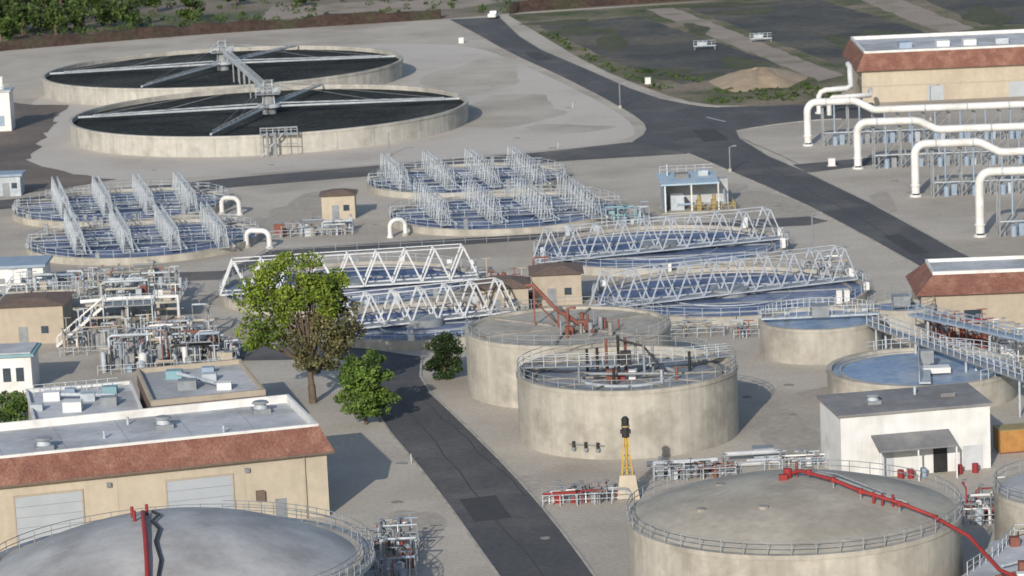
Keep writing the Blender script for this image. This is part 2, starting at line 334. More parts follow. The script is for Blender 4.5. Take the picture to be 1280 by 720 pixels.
for a_,b_ in [((8,745),(19,668)),((19,668),(30,617)),((37,597),(62,594)),((52,640),(60,600)),((44,600),(62,602)),((26,655),(38,628)),((40,612),(60,608))]:
    for _ in range(30):
        t=rnd(0,1); x=a_[0]+(b_[0]-a_[0])*t+rnd(.5,3); y=a_[1]+(b_[1]-a_[1])*t+rnd(0,6)
        r=rnd(.3,.8); leaves(V,F,x,y,r*.4,r,r,r*.5,16,.25)
o.add('foliage','leaf_far',V,F); o.done()
# ------------------------------------------------------------ trickling filters
def filt(x,y,r,a1,a2):
    o=Ob('trickling_filter',x,y)
    o.ring('wall','concrete_light',0,0,-.1,3.5,r,r-.45,128)
    o.ring('rim_lip','concrete_light',0,0,3.2,3.62,r+.14,r-.5,128)
    o.disc('filter_media','media',0,0,2.75,r-.4,128)
    for j in range(32):
        an=2*math.pi*j/32; o.beam('wall_joint','concrete_dark',((r-.01)*math.cos(an),(r-.01)*math.sin(an),0),((r-.01)*math.cos(an),(r-.01)*math.sin(an),3.2),.06)
    o.cyl('centre_column','steel_grey',0,0,2.6,6.2,1.3,1.1,16)
    o.cyl('turntable','galv',0,0,4.0,4.6,2.2,2.2,20)
    for a in (a1,a1+180,a2,a2+180):
        c,s_=math.cos(math.radians(a)),math.sin(math.radians(a)); E=r-1.5
        o.tube('distributor_arm','galv',[(c*1.2,s_*1.2,4.1),(c*E,s_*E,3.8)],.22,8)
        px,py=-s_*.55,c*.55
        o.beam('arm_chord','galv',(c*2+px,s_*2+py,4.7),(c*E*.92+px,s_*E*.92+py,4.1),.1)
        o.beam('arm_chord','galv',(c*2-px,s_*2-py,4.7),(c*E*.92-px,s_*E*.92-py,4.1),.1)
        for i in range(22):
            t=2+i*(E*.92-2)/22; t2=2+(i+1)*(E*.92-2)/22; g=1 if i%2 else -1; z=4.7-.6*t/E
            o.beam('arm_lattice','steel_grey',(c*t+px*g,s_*t+py*g,z),(c*t2-px*g,s_*t2-py*g,z),.06)
        o.beam('stay_cable','steel_grey',(0,0,8.6),(c*E*.55,s_*E*.55,4.4),.05); o.beam('stay_cable','steel_grey',(0,0,8.6),(c*E*.9,s_*E*.9,4.1),.05)
    for i in (-1,1):
        for j in (-1,1): o.beam('mast','galv',(i*1.1,j*1.1,4.6),(i*.7,j*.7,9),.16)
    for z in (5.5,6.6,7.7,8.9):
        for i in (-1,1):
            o.beam('mast','steel_grey',(i,-1,z),(i,1,z),.12); o.beam('mast','steel_grey',(-1,i,z),(1,i,z),.12)
    o.box('platform','steel_grey',-2.2,2.2,-2.2,2.2,6.5,6.65)
    o.rail('platform_rail','galv',[(-2.2,-2.2,6.7),(2.2,-2.2,6.7),(2.2,2.2,6.7),(-2.2,2.2,6.7)],closed=True,sp=1.1)
    o.box('drive_unit','steel_grey',-.6,.7,-.5,.6,6.7,7.9); o.box('drive_unit','galv',1,1.9,-.5,.6,6.7,7.5)
    return o
o=filt(-58.3,668,37.6,3,68); o.done()
o=filt(-43.4,589.5,36.8,2,77)
for zx in (-2.4,-.2,2.2,4):
    o.beam('access_stair','steel_grey',(5.4+zx-2,-38,0),(5.4+zx-2,-38,5),.14)
for z in (2,3.6,4.8): o.beam('access_stair','steel_grey',(1,-38,z),(7.4,-38,z),.12)
o.beam('access_stair','galv',(1,-38.3,0),(5,-38.3,4),.3,.15); o.box('access_stair','steel_grey',1,7.4,-38,-36.6,3.7,3.85)
o.rail('access_stair_rail','galv',[(1,-38,3.85),(7.4,-38,3.85)],sp=1)
for xx in (2.2,3.6): o.cyl('pipe_riser','steel_grey',xx,-38.6,0,4.2,.22,n=8)
o.done()
o=Ob('access_bridge')
p=Vector((-44.3,594,6.6)); q=Vector((-57.4,663.5,6.6)); d=(q-p).normalized(); s_=Vector((-d.y,d.x,0))
o.beam('deck','steel_grey',p,q,.9,.15)
for g in (-.5,.5): o.rail('handrail','galv',[tuple(p+s_*g),tuple(q+s_*g)],sp=2.5,w=.09,h=1.2)
for t in (.3,.45,.56,.72):
    c=p+(q-p)*t
    for g in (-.5,.5): o.beam('support_leg','steel_grey',tuple(c+s_*g),(c.x+s_.x*g,c.y+s_.y*g,0),.22)
o.done()
# ------------------------------------------------------------ aeration basins
def lattice(o,p,q,h,z0=1.0,w=1.2,bay=1.7,b=.15,zig=False,m='galv'):
    p=Vector((*p,z0)); q=Vector((*q,z0)); L=(q-p).length; d=(q-p)/L; s_=Vector((-d.y,d.x,0)); n=max(2,round(L/bay)); U=Vector((0,0,h))
    for g in (-w/2,w/2):
        P=p+s_*g; Q=q+s_*g; 
        if zig:
            o.beam('bottom_chord',m,P,Q,b*1.0)
            T0=P+d*(L/n/2)+U; T1=Q-d*(L/n/2)+U
            o.beam('top_chord',m,T0,T1,b*.6)
            for i in range(n):
                A=P+d*(i*L/n); M=P+d*((i+.5)*L/n)+U; B=P+d*((i+1)*L/n)
                o.beam('web_member',m,A,M,b); o.beam('web_member',m,M,B,b)
        else:
            sp=s_*(.35 if g>0 else -.35)
            o.beam('bottom_chord',m,P,Q,b); o.beam('top_chord',m,P+U-sp,Q+U-sp,b)
            for i in range(n+1):
                A=P+d*(i*L/n)+d*rnd(-.1,.1); o.beam('post',m,A,A+U-sp,b*.85)
                if i<n:
                    B=P+d*((i+1)*L/n)
                    if i%2: o.beam('web_member',m,A,B+U-sp,b*.55)
                    else: o.beam('web_member',m,A+U-sp,B,b*.55)
    for i in range(n+1):
        A=p+d*(i*L/n)
        o.beam('cross_member',m,A-s_*w/2,A+s_*w/2,b*.8)
        if zig and i<n: A=A+d*(L/n/2)+U; o.beam('cross_member',m,A-s_*w/2,A+s_*w/2,b*.7)
    o.beam('walkway_deck','steel_grey',p-Vector((0,0,.02)),q-Vector((0,0,.02)),w*.6,.08)
def pond(x,y,r,offs,dirx,h,name='aeration_basin'):
    o=Ob(name,x,y)
    o.ring('wall','concrete',0,0,-.1,1.0,r,r-.4); o.disc('water','water_blue',0,0,.62,r-.35)
    o.ring('launder','concrete',0,0,.5,.8,r-1.6,r-1.8)
    for ox in offs:
        ln=math.sqrt(max(9,(r-.3)**2-ox*ox)); ln=min(ln,12)
        lattice(o,(ox-dirx*ln/13,ln),(ox+dirx*ln/13,-ln),h,b=.11,w=1.5,bay=2.0)
        o.tube('air_main','galv',[(ox-dirx*ln/13+1.5,ln,1.2),(ox+dirx*ln/13+1.5,-ln,1.2)],.16,8)
    for yy in (r*.6,0,-r*.35): 
        hw=math.sqrt(r*r-yy*yy)-.4
        o.beam('cross_walk','steel_grey',(-hw,yy,1.25),(hw,yy,1.25),.8,.12); o.rail('cross_walk_rail','galv',[(-hw,yy-.45,1.3),(hw,yy-.45,1.3)],sp=2,w=.07)
    for _ in range(36):
        an=rnd(0,6.28); rr=rnd(2,r-3); L=rnd(1.5,5); a2=random.choice((0,1.4))+rnd(-.1,.1)
        if rr+L>r-1: continue
        x0,y0=rr*math.cos(an),rr*math.sin(an)
        o.beam('air_header','galv',(x0,y0,.85),(x0+L*math.cos(a2),y0+L*math.sin(a2),.85),.12)
    for _ in range(9):
        an=rnd(0,6.28); x0,y0=(r-.2)*math.cos(an),(r-.2)*math.sin(an); o.box('control_box','steel_grey',x0-.3,x0+.3,y0-.25,y0+.25,1.0,rnd(1.7,2.6))
    o.crail('handrail','galv',0,0,1.0,r-.2,44,w=.06)
    return o
pond(-60.5,496,17,[-9.5,-3,3.5,10],2.6,3.2).done()
pond(-53.5,461.5,17,[-10,-3.2,3.6,10.4],2.6,3.2).done()
pond(-6.5,508,16,[-11.5,-4.5,2.5,9.5],2.4,3.2).done()
pond(-.5,472.5,17.5,[-11,-3.5,4,11],2.5,3.5).done()
def goose(x,y,h,r,dx,dy,name='gooseneck_pipe'):
    o=Ob(name,x,y); P=[(0,0,0),(0,0,h-1)]
    L=math.hypot(dx,dy); ux,uy=dx/L,dy/L
    for i in range(1,7):
        an=math.pi/2*i/6; P.append((ux*(1-math.cos(an)),uy*(1-math.cos(an)),h-1+math.sin(an)))
    P.append((ux*(L-1),uy*(L-1),h))
    for i in range(1,7):
        an=math.pi/2*i/6; P.append((ux*(L-1+math.sin(an)),uy*(L-1+math.sin(an)),h-1+math.cos(an)))
    P.append((dx,dy,.4))
    o.tube('pipe','white_paint',P,r,12); o.cyl('flange','white_paint',0,0,0,.25,r*1.5,n=16); o.cyl('base','concrete',dx,dy,0,.4,r*1.6,n=12); o.done()
goose(-41.3,486,2.6,.36,-2.8,1.5); goose(-34.5,453.5,2.5,.38,-3.4,1.5); goose(-17.3,458,2.5,.32,2.2,1)
# ------------------------------------------------------------ truss-bridge clarifiers
def tclar(x,y,r,p,q,h=4.2,b=.2,m='truss_white'):
    o=Ob('clarifier_tank',x,y)
    o.ring('wall','concrete',0,0,-.1,1.1,r,r-.45); o.disc('water','water_blue',0,0,.6,r-.4); o.ring('weir','concrete',0,0,.4,.8,r-2.0,r-2.2); o.ring('weir','galv',0,0,.4,.72,r*.45,r*.45-.12)
    lattice(o,(p[0]-x,p[1]-y),(q[0]-x,q[1]-y),h,z0=1.2,w=2.8,bay=3.6,b=b,zig=True,m=m)
    o.cyl('centre_well','steel_grey',0,0,.4,1.5,2.5,n=24)
    o.crail('handrail','galv',0,0,1.1,r-.2,48,w=.06)
    for i in range(5):
        yy=-r*.7+i*r*.35; hw=math.sqrt(r*r-yy*yy)-2.4
        o.beam('effluent_trough','steel_grey',(-hw,yy,.66),(hw,yy,.66),.2)
    for _ in range(8):
        an=rnd(0,6.28); x0,y0=(r-.2)*math.cos(an),(r-.2)*math.sin(an); o.box('control_box',random.choice(['steel_grey','galv','white_paint']),x0-.3,x0+.4,y0-.25,y0+.25,1.1,rnd(1.8,2.8))
    o.done()
tclar(-21.4,415.5,17.2,(-38.2,412),(-4.4,415.5),4.3,.2,'truss_pale')
tclar(-11,387,12.7,(-22.5,383.5),(-.1,391),4.0,.19,'truss_pale')
tclar(20.6,434,17.6,(3.4,425.5),(37.2,436),4.2,.155)
tclar(27.4,397.8,17.5,(10.0,390),(43.6,402.5),4.2,.155)
# ------------------------------------------------------------ digesters
def tank(name,x,y,r,h,wallm='concrete',top='flat',topm='concrete',rise=3,rails=True,tz=0,n=96):
    o=Ob(name,x,y)
    o.ring('wall',wallm,0,0,-.1,h,r,r-.4,n)
    o.ring('rim',wallm,0,0,h-.35,h+.06,r+.1,r-.5,n)
    if top=='flat': o.disc('cover',topm,0,0,h-tz,r-.38,n)
    else: o.dome('domed_cover',topm,0,0,h+.02,r-.45,rise,n)
    if rails: o.crail('handrail','steel_grey',0,0,h+.05,r-.05,max(16,int(r*3.2)),w=.07)
    return o
o=tank('digester_tank',6,349.2,11.4,7,top='flat',topm='concrete',tz=.25)
for a in (30,75,140,200,260,320):
    c,s_=math.cos(math.radians(a)),math.sin(math.radians(a)); o.beam('cover_rib','concrete_dark',(c*2,s_*2,6.85),(c*10.8,s_*10.8,6.85),.25,.2)
o.tube('gas_pipe','rust',[(-4.4,3,11.2),(-3.6,2.4,11.3),(-1,.5,8.6),(.2,-1.2,8.2),(1.6,-3,7.4),(2.6,-5.5,7.3)],.22,10)
o.tube('gas_pipe','rust',[(0,-1.8,6.8),(0,-1.8,9.3),(.9,-2,9.4)],.18,8)
o.beam('pipe_stand','rust',(-3.6,2.4,6.8),(-3.6,2.4,11.2),.18); o.beam('pipe_stand','rust',(-1,.5,6.8),(-1,.5,8.4),.18)
o.beam('pipe_brace','rust',(-3.6,2.4,9.6),(-1,.5,7),.12)
o.box('equipment','rust',-.4,.5,-4.5,-3.6,6.8,7.7); o.box('equipment','rust',1.2,2.2,-2.6,-1.8,6.8,8)
for _ in range(16):
    xx,yy=rnd(-2,6),rnd(-6,2); o.cyl('vent',random.choice(['steel_grey','rust','concrete_dark']),xx,yy,6.8,rnd(7.3,8.8),rnd(.1,.28),n=10)
o.done()
o=tank('digester_tank',11.5,324.8,11.4,7,top='flat',topm='water_grey',tz=.9)
o.beam('walkway','steel_grey',(-11,2,7.2),(0,0,7.4),1.1,.12); o.beam('walkway','steel_grey',(0,0,7.4),(10.9,3.2,7.2),1.1,.12)
o.rail('walkway_rail','galv',[(-11,2.5,7.25),(0,.6,7.45),(10.7,3.8,7.25)],sp=1.3,w=.07); o.rail('walkway_rail','galv',[(-11,1.4,7.25),(0,-.6,7.45),(10.9,2.6,7.25)],sp=1.3,w=.07)
for a in range(0,360,30):
    c,s_=math.cos(math.radians(a)),math.sin(math.radians(a)); o.beam('cover_rib','concrete_dark',(c*2,s_*2,6.2),(c*10.8,s_*10.8,6.2),.2,.16)
o.ring('cover_ring','galv',0,0,6.1,6.35,5.2,5.0,48); o.ring('cover_ring','concrete_dark',0,0,6.1,6.4,9.9,9.6,64)
o.box('mixer','rust',-2.2,-1.1,-2.2,-1.4,6.2,7.3); o.box('mixer','red',-.9,-.3,-2.4,-1.8,6.2,7.0); o.box('mixer','white_paint',.1,.8,-2.4,-1.6,6.2,7.2); o.box('mixer','black',-.6,.5,-.5,.5,7.4,8.8)
for xx,yy,hh,mm in [(-.8,.4,10.4,'black'),(1.8,-.8,9.6,'steel_grey'),(-3,.5,9.2,'black'),(2.8,1.5,9,'steel_grey'),(0,2,9.8,'rust'),(-5,-2,7.8,'steel_grey'),(5,-3,7.6,'rust'),(-1.5,-4.5,8,'black'),(3.4,-4,7.5,'galv'),(6.6,1.3,8.2,'black'),(-2,1.5,9.9,'rust'),(1,1,10,'steel_grey'),(-4,3,8.6,'black')]:
    o.cyl('riser_pipe',mm,xx,yy,6.1,hh,.15,n=8)
o.tube('feed_pipe','black',[(-.8,.4,10),(1.8,-.8,9.4),(3.6,-2,7)],.12,8); o.tube('feed_pipe','steel_grey',[(-4,-2,7.0),(-1,-3.2,7.1),(4,-3.6,7.0)],.16,8)
for xx in (-6,-4.8,-3.6):
    yy=-math.sqrt(11.5**2-xx*xx); o.cyl('wall_valve','black',xx,yy-.2,1.2,1.8,.16,n=8); o.cyl('wall_valve','steel_grey',xx,yy-.2,.9,1.2,.22,n=8)
o.beam('conduit','steel_grey',(-6.5,-9.75,1.5),(-3,-11.3,1.5),.1)
o.done()
def onDome(x,y,z,r,h,up): return (x,y,z+h*(1-(math.hypot(x,y)/r)**2)+up)
o=tank('digester_tank',22.9,262.4,14.1,7,top='dome',topm='dome_r',rise=2.7)
D=lambda x,y,u:onDome(x,y,7.02,13.65,2.7,u)
o.tube('gas_pipe','red',[D(-.2,1.5,.3),D(.8,.6,.7),D(3.2,-2.2,.7),D(5.2,-4.6,.7),D(8.2,-6.2,.8),D(11,-7.4,.8)],.16,8)
for t in ((1.4,0),(3.2,-2.2),(5.2,-4.6),(8.2,-6.2),(11,-7.4)):
    p=D(*t,.7); o.cyl('pipe_flange','red',p[0],p[1],p[2]-.22,p[2]+.22,.24,n=10)
o.cyl('gas_dome','red',-.3,1.2,9.6,10.5,.36,n=14); o.box('valve_box','red',-1.1,-.4,.2,.7,9.7,10.2); o.cyl('relief_valve','rust',.5,1.5,9.6,11,.13,n=8)
o.tube('gas_pipe','steel_grey',[D(1.6,2,.3),D(3,0,.5),D(6.5,-4,.5),D(9,-5,.5)],.1,8); o.tube('gas_pipe','steel_grey',[D(2.4,2.4,.3),D(3.8,.4,.5),D(7.2,-3.6,.5)],.1,8)
for xx,yy in [(5.2,-4.6),(8.2,-6.2),(3.2,-2.2)]: o.beam('pipe_stand','steel_grey',D(xx,yy,-.1),D(xx,yy,.7),.14)
for xx,yy in [(6.2,-5.2),(6.9,-5.4),(7.8,-5.2)]: o.cyl('valve','red',xx,yy,8,D(xx,yy,1.0)[2],.12,n=8)
for xx,yy in [(-6,2),(-3,-6),(-8,-4),(2,7)]: p=D(xx,yy,0); o.cyl('cover_hatch','concrete_dark',xx,yy,p[2]-.3,p[2]+.15,.45,n=14)
o.done()
o=tank('digester_tank',-29,255.9,15.7,6.6,top='dome',topm='dome_l',rise=3.9)
D=lambda x,y,u:onDome(x,y,6.62,15.25,3.9,u)
o.tube('gas_pipe','red',[D(-2.2,2,.2),D(-2.3,1,.5),D(-1.9,-2,.5),D(-1.5,-5,.5),D(-1.0,-9,.5),D(-.6,-13,.5)],.2,8)
o.tube('gas_pipe','black',[D(-1.6,2,.3),D(-.9,.4,.3),D(-1.3,-1.5,.3),D(-.5,-3.5,.3),D(-.6,-6,.3),D(.1,-9,.3),D(0,-13,.3)],.13,8)
for xx,yy in [(-3.3,2),(-2.1,2.2),(-2.9,.2)]: p=D(xx,yy,0); o.cyl('valve','red',xx,yy,p[2]-.2,p[2]+.9,.14,n=8)
o.crail('outer_rail','steel_grey',0,0,6.6,16.6,34,a0=-60,a1=80,w=.08,h=1.2)
for an in range(-60,81,10):
    c,s_=math.cos(math.radians(an)),math.sin(math.radians(an)); o.beam('walk_bracket','steel_grey',(c*15.6,s_*15.6,6.5),(c*16.7,s_*16.7,6.5),.15)
o.ring('walk_deck','steel_grey',0,0,6.45,6.55,16.75,15.75)
o.done()
o=tank('digester_tank',48.5,270.1,7.4,6,top='dome',topm='dome_l',rise=1.4); o.done()
o=tank('thickener_tank',35.3,362.1,7,4,top='flat',topm='water_sky',tz=.3,rails=False)
o.beam('bridge','galv',(-6.8,0,4.3),(6.8,0,4.3),1,.2); o.rail('bridge_rail','galv',[(-6.8,-.5,4.4),(6.8,-.5,4.4)],sp=1.3); o.box('drive','steel_grey',-1,1,-1,1,4.3,5.6); o.crail('handrail','galv',0,0,4.05,6.9,26,a0=20,a1=180)
for xx in (-4,3,5): o.box('control_box','galv',xx,xx+.6,1,1.6,3.7,4.9)
o.done()
o=tank('thickener_tank',45.8,371,4,3.4,top='flat',topm='water_sky',tz=.3); o.box('drive','steel_grey',-1,1,-1,1,3.3,4.6); o.done()
o=tank('thickener_tank',43.8,337.7,10.2,3,top='flat',topm='water_sky',tz=.3,rails=False)
o.box('hatch','white_paint',-.5,2.6,-3.5,-1.8,2.9,3.5); o.beam('bridge','galv',(-1,-9.8,3.3),(1.5,9.8,3.3),1.2,.2); o.rail('bridge_rail','galv',[(-1.6,-9.8,3.4),(.9,9.8,3.4)],sp=1.4); o.crail('handrail','galv',0,0,3.05,10.05,30,a0=-60,a1=120)
o.ring('weir','concrete',0,0,2.5,2.85,8.9,8.7); o.box('drive','steel_grey',-.2,1.2,-.6,.6,3.4,4.8); o.done()
# ------------------------------------------------------------ buildings
def mansard(o,m,x0,x1,y0,y1,z0,z1,ov,inn):
    A=[(x0-ov,y0-ov,z0),(x1+ov,y0-ov,z0),(x1+ov,y1+ov,z0),(x0-ov,y1+ov,z0)]
    B=[(x0+inn,y0+inn,z1),(x1-inn,y0+inn,z1),(x1-inn,y1-inn,z1),(x0+inn,y1-inn,z1)]
    o.add('mansard_roof',m,A+B,[(0,1,5,4),(1,2,6,5),(2,3,7,6),(3,0,4,7),(3,2,1,0)])
def parapet(o,m,x0,x1,y0,y1,z0,z1,t=.35):
    o.box('parapet',m,x0,x1,y0,y0+t,z0,z1); o.box('parapet',m,x0,x1,y1-t,y1,z0,z1)
    o.box('parapet',m,x0,x0+t,y0+t,y1-t,z0,z1); o.box('parapet',m,x1-t,x1,y0+t,y1-t,z0,z1)
def rooffan(o,x,y,z,s=1):
    o.box('roof_vent','steel_grey',x-.9*s,x+.9*s,y-.9*s,y+.9*s,z,z+.45*s); o.cyl('roof_vent','galv',x,y,z+.45*s,z+1.0*s,.75*s,.55*s,n=16); o.cyl('roof_vent','steel_grey',x,y,z+1.0*s,z+1.2*s,.9*s,.7*s,n=16)
o=Ob('cream_building',-18.3,296,14.8)
o.box('walls','stucco',-75,0,0,15.5,-.1,6.6)
mansard(o,'terracotta',-75,0,0,15.5,6.35,8.7,.7,.45)
o.box('fascia','brown_roof',-75.65,.65,-.72,-.66,6.2,6.4)
o.box('roof','roof_white',-74.3,-.7,.7,14.8,8.0,8.15)
parapet(o,'white_paint',-74.5,-.5,.5,15,8.1,8.95,.3)
for x0,x1 in [(-29.6,-23.4),(-15.4,-9.2),(-45,-39)]:
    o.box('roll_up_door','roll_door',x0,x1,-.06,-.003,0,5.0)
    for z in (1,2,3,4): o.box('door_slat','steel_grey',x0,x1,-.075,-.062,z,z+.04)
    o.box('door_frame','stucco_tan',x0-.15,x0,-.12,-.003,0,5.15); o.box('door_frame','stucco_tan',x1,x1+.15,-.12,-.003,0,5.15); o.box('door_frame','stucco_tan',x0,x1,-.12,-.003,5.0,5.15)
for x,y in [(-26,5),(-14,9),(-4,11.5),(-38,8)]: rooffan(o,x,y,8.15,.95)
for x,y in [(-20,7),(-9,4),(-31,11),(-17,12)]: o.cyl('roof_pipe','galv',x,y,8.15,8.9,.14,n=8)
for x in range(-72,-2,6): o.box('roof_seam','steel_grey',x,x+.05,.85,14.7,8.15,8.165)
o.box('electrical_box','brown_roof',-7,-6.2,-.4,-.003,2.2,3.2); o.box('door','steel_grey',-5.2,-4.1,-.06,-.003,0,2.2)
for x in (-21,-7.9): o.box('wall_light','steel_grey',x,x+.4,-.3,-.003,5.1,5.5)
o.tube('downpipe','stucco_tan',[(-2.2,-.15,0),(-2.2,-.15,6.3)],.08,6)
for x in (-20,-8,-34): o.box('wall_joint','stucco_tan',x,x+.06,-.01,-.002,0,6.3)
o.done()
o=Ob('cream_building',66.2,587,-1)
o.box('walls','stucco',0,90,0,28,-.1,6.2)
mansard(o,'terracotta',0,90,0,28,6.0,9.1,1.0,.5)
o.box('roof','roof_white',.8,89.2,.8,27.2,8.7,8.85); parapet(o,'white_paint',.6,89.4,.6,27.4,8.8,9.5,.35)
for x in (8,15,20,26,33): o.box('roof_unit',random.choice(['galv','steel_blue','white_paint']),x,x+2.4,9,12,8.85,9.9)
o.box('wall_band','stucco_tan',-.02,90.02,-.03,-.004,2.9,3.1)
for x in (12,27): o.box('door','roll_door',x,x+3,-.05,-.003,0,2.8)
o.done()
o=Ob('hip_roof_building',48.2,371,-2)
o.box('walls','stucco_tan',0,22,0,12,-.1,4.6)
mansard(o,'terracotta',0,22,0,12,4.5,6.6,.7,1.6); o.box('roof','roof_white',1.7,20.3,1.7,10.3,6.3,6.55); parapet(o,'white_paint',1.55,20.45,1.55,10.45,6.5,6.95,.25)
o.box('door','steel_grey',2,3.2,-.06,-.003,0,2.3); o.box('window','glass',5,7,-.05,-.003,1.3,2.5); o.done()
o=Ob('white_shed',31,300.6,9.5)
o.box('walls','white_paint',0,15,0,7.4,-.1,6.2)
o.add('roof','roof_grey',[(-.25,-.25,6.25),(15.25,-.25,6.25),(15.25,7.65,6.6),(-.25,7.65,6.6),(-.25,-.25,6.5),(15.25,-.25,6.5),(15.25,7.65,6.9),(-.25,7.65,6.9)],[(4,5,6,7),(0,1,5,4),(1,2,6,5),(2,3,7,6),(3,0,4,7)])
rooffan(o,4.2,3.2,6.65,.75); o.cyl('roof_pipe','galv',9,5,6.6,7.6,.15,n=8); o.box('roof_hatch','roof_grey',11,12.5,3,4.5,6.7,7.1)
o.box('door','black',9.2,10.6,-.06,-.003,0,2.7); o.box('door','roof_white',4,5.2,-.06,-.003,0,2.4)
o.box('door','roof_white',12.2,14.2,-.06,-.003,0,2.4)
o.add('awning','roof_grey',[(3,-2.8,3.1),(10.8,-2.8,3.1),(10.8,-.02,4.1),(3,-.02,4.1),(3,-2.8,3.25),(10.8,-2.8,3.25),(10.8,-.02,4.25),(3,-.02,4.25)],[(4,5,6,7),(0,1,5,4),(1,2,6,5),(3,0,4,7),(0,3,2,1)])
for x in (3.1,6.9,10.7): o.beam('awning_post','white_paint',(x,-2.7,0),(x,-2.7,3.1),.14)
for i in range(1,15): o.box('cladding_rib','white_paint',i-.02,i+.02,-.03,-.001,0,6.2)
for x in (5.5,6.5,7.8,11.4,13): o.cyl('stored_drum',random.choice(['steel_blue','red','white_paint']),x,-1.3,0,.9,.32,n=12)
o.done()
def inset(P,t):
    cx=sum(p[0] for p in P)/len(P); cy=sum(p[1] for p in P)/len(P)
    return [(x+(cx-x)*t,y+(cy-y)*t) for x,y in P]
def pparapet(o,m,P,z0,z1,t=.04):
    Q=inset(P,t); n=len(P)
    for i in range(n): o.prism('parapet',m,[P[i],P[(i+1)%n],Q[(i+1)%n],Q[i]],z0,z1)
o=Ob('flat_roof_building')
P=[(-41.3,343.5),(-38.0,326.6),(-26.6,329.6),(-30.4,346.2)]
o.prism('walls','stucco_tan',P,-.1,4.7)
o.prism('cornice','brown_roof',inset(P,-.03),3.6,4.9); o.prism('roof','roof_white',inset(P,.02),4.9,5.0); pparapet(o,'stucco_tan',inset(P,-.03),4.9,5.5,.05)
for x,y,mm,s in [(-37,340,'teal',.8),(-33,338,'galv',.7),(-35,334,'steel_grey',.9),(-31,333,'white_paint',.7),(-33.5,342,'steel_blue',.6)]: o.box('roof_unit',mm,x-1.1*s,x+1.1*s,y-.9*s,y+.9*s,5.0,5+1.1*s)
o.tube('roof_duct','galv',[(-37,340,5.6),(-34,336,5.6),(-32,333.5,5.6)],.22,8)
o.done()
o=Ob('flat_roof_building')
P=[(-53.5,342.5),(-50.0,324.5),(-39.2,328),(-42.4,344.5)]
o.prism('walls','concrete_light',P,-.1,3.4); o.prism('roof','roof_white',inset(P,-.02),3.4,3.6); pparapet(o,'white_paint',inset(P,-.02),3.6,4.0,.04)
for x,y,mm,s in [(-50,338,'white_paint',.8),(-46,337,'galv',.7),(-44,340,'teal',.7),(-47,332,'white_paint',.9),(-43.4,334,'steel_grey',.8),(-51,333,'galv',.6),(-48.5,341,'steel_blue',.5)]: o.box('roof_unit',mm,x-1.2*s,x+1*s,y-.9*s,y+.9*s,3.6,3.6+1.2*s)
o.tube('roof_duct','galv',[(-50,338,4.2),(-46,337,4.2),(-43,336,4.2)],.22,8); o.rail('roof_rail','galv',[(-52.5,341,3.6),(-43.5,343,3.6)],sp=1.2)
o.done()
o=Ob('pavilion',-61.5,360)
o.box('walls','white_paint',0,6,0,6,0,4.2); o.box('roof','teal',-.4,6.4,-.4,6.4,4.2,4.5); o.box('roof_top','roof_white',0,6,0,6,4.5,4.65)
for x in (1.2,2.7,4.2): o.box('window','glass',x,x+.9,-.05,-.003,1.3,2.9)
o.done()
def shed(name,x,y,w,d,h,wm,rm,rot=0,ov=.4,door='steel_grey',hip=.0):
    o=Ob(name,x,y,rot); o.box('walls',wm,0,w,0,d,-.1,h)
    if hip: mansard(o,rm,0,w,0,d,h-.05,h+hip,ov,min(w,d)*.3); o.box('roof_top',rm,min(w,d)*.3,w-min(w,d)*.3,min(w,d)*.3,d-min(w,d)*.3,h+hip-.1,h+hip+.03)
    else: o.box('roof',rm,-ov,w+ov,-ov,d+ov,h,h+.35)
    o.box('door',door,w*.3,w*.3+1.1,-.06,-.003,0,2.2); o.box('window','glass',w*.65,w*.65+.9,-.05,-.003,1.3,2.2)
    return o
shed('tan_shed',-28.1,477,5,5,3.7,'stucco','brown_roof',hip=.5).done()
shed('tan_shed',-4.5,393,6.5,7,3.6,'stucco_tan','brown_roof',hip=.7).done()
shed('tan_shed',2.6,399,6.2,7,4.0,'stucco_tan','brown_roof',hip=.6).done()
shed('metal_shed',-83.5,517,4.2,4,3.3,'galv','steel_blue').done()
o=shed('brown_roof_building',-63.6,389,8,9,4.8,'stucco_tan','brown_roof',hip=.5); o.rail('roof_rail','galv',[(0,9,5),(8,9,5)],sp=1.2); o.done()
shed('white_building',-72,425,9,7,3.6,'white_paint','steel_blue').done()
o=Ob('pump_station',23.2,469,2)
o.box('slab','concrete',-.6,10.6,-1,8,0,.15)
o.box('rear_walls','roof_white',0,10,5,7,.15,4.0)
o.box('side_wall','steel_blue',0,.25,.5,5,.15,4.0)
o.add('roof','blue_roof',[(-.5,-.4,4.1),(8.2,-.4,4.1),(8.2,7.5,4.7),(-.5,7.5,4.7),(-.5,-.4,4.35),(8.2,-.4,4.35),(8.2,7.5,4.95),(-.5,7.5,4.95)],[(4,5,6,7),(0,1,5,4),(1,2,6,5),(2,3,7,6),(3,0,4,7),(0,3,2,1)])
for x in (.1,4,8): o.beam('post','white_paint',(x,-.2,.1),(x,-.2,4.1),.2)
for x in (4.8,7.0): o.box('pump','ochre',x,x+.7,0,1.2,.15,1.6); o.cyl('motor','ochre',x+.4,.6,1.6,2.3,.28,n=10)
o.rail('guard_rail','ochre',[(4.2,-.9,.15),(10.4,-.9,.15),(10.4,4,.15)],sp=1,w=.09)
o.tube('pump_pipe','steel_blue',[(2,1,1),(9,1.2,1),(9,1.2,3)],.2,8)
o.box('tank','galv',1,3,1,3,.15,2.4); o.box('roof_unit','roof_grey',2,4,3,5,4.5,5.3); o.box('roof_unit','galv',5.5,7,4,6,4.7,5.5)
